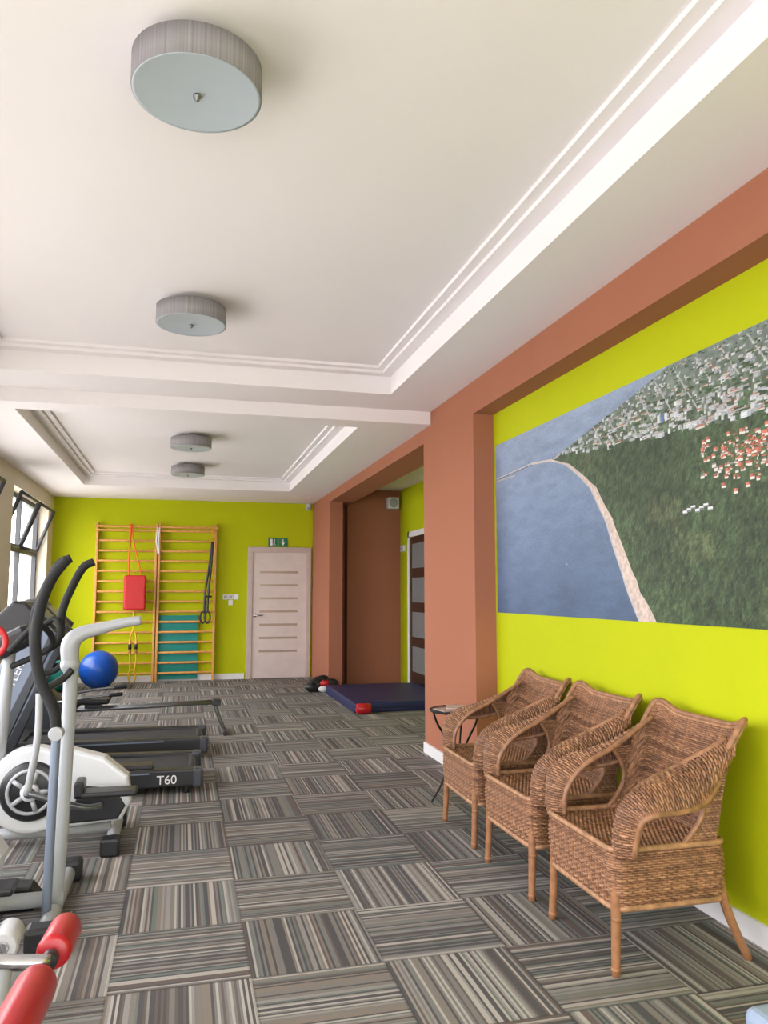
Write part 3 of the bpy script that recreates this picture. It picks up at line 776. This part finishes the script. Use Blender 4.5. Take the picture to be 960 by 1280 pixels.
# ---------------------------------------------------------------- cross trainers
def cross_trainer():
    b = B(); y = 4.80
    b.tube([(-1.35, y, .07), (-.36, y, .07)], .032, 'greyp', 12)
    for x in (-1.35, -.34):
        b.cyl((x, y-.26, .045), (x, y+.26, .045), .034, 'greyp', 16)
        for s_ in (-1, 1): b.box(x-.05, x+.05, y+s_*.27-.05, y+s_*.27+.05, 0.0, .095, 'black', .015)
    cx, cz = -.78, .31
    poly = [(cx+.235*math.cos(t), cz+.235*math.sin(t)) for t in np.linspace(math.radians(60), math.radians(290), 24)]
    poly += [(-.55, .10), (-.30, .12), (-.25, .22), (-.27, .36), (-.40, .47), (-.6, .53)]
    b.prism(poly, y-.065, y+.065, 'whitep', 'y', .025)
    b.prism([(-.62, .12), (-.32, .13), (-.28, .20), (-.34, .30), (-.5, .32)], y-.075, y+.075, 'black', 'y', .01)
    b.lathe([(0, -.012), (.145, -.012), (.16, 0), (.16, .02)], (cx, y-.075, cz), 'black', 40, 'y')
    b.torus((cx, y-.09, cz), .115, .010, 'greyp', 'y', 40, 8)
    b.lathe([(0, -.03), (.045, -.03), (.05, -.01), (.05, 0)], (cx, y-.085, cz), 'whitep', 24, 'y')
    for q in range(5):
        A = q*2*math.pi/5; b.tube([(cx+.04*math.cos(A), y-.095, cz+.04*math.sin(A)), (cx+.108*math.cos(A), y-.093, cz+.108*math.sin(A))], .013, 'greyp', 8)
    b.lathe([(0, -.034), (.025, -.034), (.03, -.028)], (cx, y-.087, cz), 'darkgrey', 20, 'y')
    b.smoothtube([(-.98, y, .35), (-.95, y, .8), (-.93, y, 1.1)], [.045, .036, .032], 'greyp', 14)
    b.box(-1.03, -.80, y-.13, y+.13, 1.06, 1.18, 'black', .03, rot=Matrix.Rotation(-.5, 3, 'Y'))
    b.box(-.96, -.82, y-.09, y+.09, 1.14, 1.152, 'frost', .002, rot=Matrix.Rotation(.1, 3, 'Y'))
    for s_, ph in ((-1, 0.09), (1, 0.16)):
        yy = y+s_*.24
        b.smoothtube([(-.86+ph, yy, .33), (-.82+ph, yy, .62), (-.82+ph, yy, .88)], .019, 'greyp', 12)
        b.smoothtube([(-.82+ph, yy, .86), (-.83+ph, yy, 1.0), (-.86+ph, yy, 1.12), (-.86+ph, yy, 1.28), (-.81+ph, yy, 1.43), (-.75+ph, yy, 1.55), (-.69+ph, yy, 1.585)], [.019, .021, .023, .024, .024, .025, .024], 'foam', 12)
        b.smoothtube([(-.86+ph, yy, .34), (-.6+ph, yy-s_*.05, .24), (-.40, yy-s_*.1, .2+ph*.3)], .018, 'steel', 10)
        b.box(-.62+ph, -.30+ph, yy-.07, yy+.07, .27+ph*.4, .30+ph*.4, 'black', .012); b.box(-.62+ph, -.57+ph, yy-.07, yy+.07, .27+ph*.4, .36+ph*.4, 'black', .012)
    b.smoothtube([(-.90, y-.2, 1.08), (-.76, y-.2, 1.22), (-.70, y-.1, 1.10), (-.93, y, .98), (-.70, y+.1, 1.10), (-.74, y+.2, 1.24), (-.90, y+.2, 1.08)], .017, 'foam', 10)
    b.finish('cross_trainer')
cross_trainer()

b = B()  # near cross trainer with pale column
yc_ = 3.72
b.tube([(-1.3, yc_, .09), (-.46, yc_, .09)], .032, 'greyp', 12)
b.cyl((-1.3, yc_-.28, .045), (-1.3, yc_+.28, .045), .034, 'greyp', 16)
b.cyl((-.50, yc_-.30, .045), (-.50, yc_+.46, .045), .034, 'greyp', 16)
for yy in (yc_-.30, yc_+.48): b.box(-.56, -.44, yy-.05, yy+.05, 0, .1, 'black', .018)
b.prism([(-.92, 0), (-.60, 0), (-.58, .05), (-.62, .10), (-.88, .12), (-.94, .06)], 3.84, 3.96, 'black', 'y', .012)
b.box(-.88, -.64, 3.835, 3.842, .04, .055, 'greyp')
b.smoothtube([(-.50, yc_, .08), (-.485, yc_, .35), (-.475, yc_, .7), (-.47, yc_, 1.0), (-.475, yc_, 1.13)], [.036, .032, .030, .030, .033], 'greyp', 16)
b.smoothtube([(-.475, yc_, 1.08), (-.475, yc_, 1.17), (-.43, yc_, 1.215), (-.34, yc_, 1.24), (-.25, yc_, 1.262), (-.18, yc_, 1.272)], [.036, .040, .033, .026, .022, .020], 'greyp', 14)
b.sphere((-.475, yc_, 1.08), .042, 'greyp', 20)
b.smoothtube([(-.515, yc_-.1, .06), (-.51, yc_-.1, .5), (-.505, yc_-.1, .82)], .019, 'silver', 12)
b.smoothtube([(-.505, yc_-.1, .80), (-.52, yc_-.1, .90), (-.58, yc_-.1, 1.03), (-.605, yc_-.1, 1.18), (-.59, yc_-.1, 1.34), (-.55, yc_-.1, 1.46), (-.49, yc_-.1, 1.545)], [.022, .024, .024, .024, .023, .023, .021], 'foam', 12)
b.cyl((-.505, yc_-.13, .8), (-.505, yc_-.07, .8), .03, 'greyp', 16)
b.smoothtube([(-.58, yc_-.1, 1.03), (-.56, yc_-.1, .99), (-.50, yc_-.06, 1.02), (-.46, yc_-.04, 1.06)], .016, 'black', 10)
b.prism([(-1.25, .1), (-.75, .1), (-.7, .3), (-.85, .52), (-1.15, .55), (-1.3, .35)], yc_-.08, yc_+.08, 'whitep', 'y', .02)
b.box(-.95, -.62, yc_-.26, yc_-.12, .2, .23, 'black', .01)
# red ring grip on its stem
b.torus((-.86, 3.95, 1.17), .073, .014, 'redb', 'y', 32, 10)
b.smoothtube([(-.93, 3.95, 1.15), (-.99, 3.92, .95), (-1.02, 3.82, .7), (-1.03, yc_, .5)], .018, 'steel', 10)
b.finish('cross_trainer')

# ---------------------------------------------------------------- weight bench with red foam rollers
b = B()
P0 = np.array((-.335, 2.95, .30)); P1 = np.array((-.35, 1.75, .44))
b.tube([P0, P1], .014, 'chrome', 12)
def roller(t0, t1, r):
    a = P0+(P1-P0)*t0; c = P0+(P1-P0)*t1
    b.tube([a+(c-a)*q for q in (0, .02, .08, .5, .92, .98, 1)], [r*.75, r*.93, r, r*.99, r, r*.93, r*.75], 'red', 24)
roller(.12, .33, .050); roller(.53, .95, .053)
b.cyl(P0+(P1-P0)*.36, P0+(P1-P0)*.40, .024, 'black'); b.cyl(P0+(P1-P0)*.46, P0+(P1-P0)*.51, .024, 'black')
b.smoothtube([(-.335, 2.46, .36), (-.5, 2.47, .38), (-.62, 2.55, .40), (-.8, 2.6, .4)], .022, 'chrome', 12)
b.tube([(-1.6, 2.62, .38), (-.62, 2.58, .38)], .03, 'whitep', 4); b.tube([(-.66, 2.6, .38), (-.56, 2.62, .03)], .028, 'whitep', 12)
b.cyl((-.55, 2.35, .03), (-.55, 2.92, .03), .03, 'whitep', 16)
for yy in (2.33, 2.94): b.box(-.6, -.5, yy-.04, yy+.04, 0, .07, 'black', .012)
b.smoothtube([(-.55, 2.9, .04), (-.56, 3.0, .16), (-.62, 3.05, .26), (-.75, 3.0, .36)], .03, 'greyp', 12)
b.cyl((-.55, 2.94, .22), (-.55, 3.08, .22), .045, 'whitep', 20); b.cyl((-.55, 2.93, .22), (-.55, 3.09, .22), .022, 'chrome', 16)
b.box(-1.75, -.72, 2.47, 2.75, .41, .48, 'black', .02)
b.tube([(-1.6, 2.6, .38), (-1.65, 2.6, .03)], .028, 'whitep', 12); b.cyl((-1.65, 2.35, .03), (-1.65, 2.88, .03), .03, 'whitep', 16)
b.finish('weight_bench')

b = B(); b.box(1.42, 1.85, 1.40, 1.81, .28, .345, 'greyblue', .025, seg=3)
for (x, y) in ((1.47, 1.44), (1.81, 1.44), (1.47, 1.76), (1.81, 1.76)): b.tube([(x, y, 0), (x, y, .29)], .022, 'greyblue', 12)
b.box(1.5, 1.78, 1.46, 1.74, .345, .352, 'greyp', .003)
b.finish('step_stool')

b = B(); b.box(-60, 60, -60, 60, -0.6, -0.5, 'ground'); b.finish('ground_outside')  # out of view, pale so it reflects skylight in through the windows

# ---------------------------------------------------------------- light
w = bpy.data.worlds.new('sky'); scene.world = w; w.use_nodes = True
N = w.node_tree.nodes; L = w.node_tree.links
bg = N['Background']; bg.inputs['Color'].default_value = (0.98, 0.975, 1.0, 1); bg.inputs['Strength'].default_value = 10.4
def portal(name, loc, rot, sx, sy):
    l = bpy.data.lights.new(name, 'AREA'); l.shape = 'RECTANGLE'; l.size = sx; l.size_y = sy
    o = bpy.data.objects.new(name, l); o.location = loc; o.rotation_euler = rot; scene.collection.objects.link(o)
    try: l.cycles.is_portal = True
    except Exception as e: print(e)
for i, (a, c) in enumerate(wins):
    portal('daylight_portal', (XL-0.32, (a+c)/2, (ZS+ZT)/2), (0, -math.pi/2, 0), ZT-ZS, c-a)
portal('daylight_portal', (0.15, YB-0.25, 1.5), (math.pi/2, 0, 0), 3.5, 2.4)

# ---------------------------------------------------------------- camera
th_, ph_ = math.radians(14.56), math.radians(5.92)
F_ = Vector((math.sin(th_)*math.cos(ph_), math.cos(th_)*math.cos(ph_), math.sin(ph_)))
R_ = Vector((math.cos(th_), -math.sin(th_), 0)); U_ = R_.cross(F_)
cd = bpy.data.cameras.new('camera'); cam = bpy.data.objects.new('camera', cd); scene.collection.objects.link(cam)
cam.matrix_world = Matrix(((R_.x, U_.x, -F_.x, 0), (R_.y, U_.y, -F_.y, 0), (R_.z, U_.z, -F_.z, 1.4), (0, 0, 0, 1)))
cd.sensor_fit = 'HORIZONTAL'; cd.sensor_width = 36; cd.lens = 965/960*36; cd.clip_start = 0.05
scene.camera = cam
scene.view_settings.view_transform = 'Standard'
scene.view_settings.look = 'None'
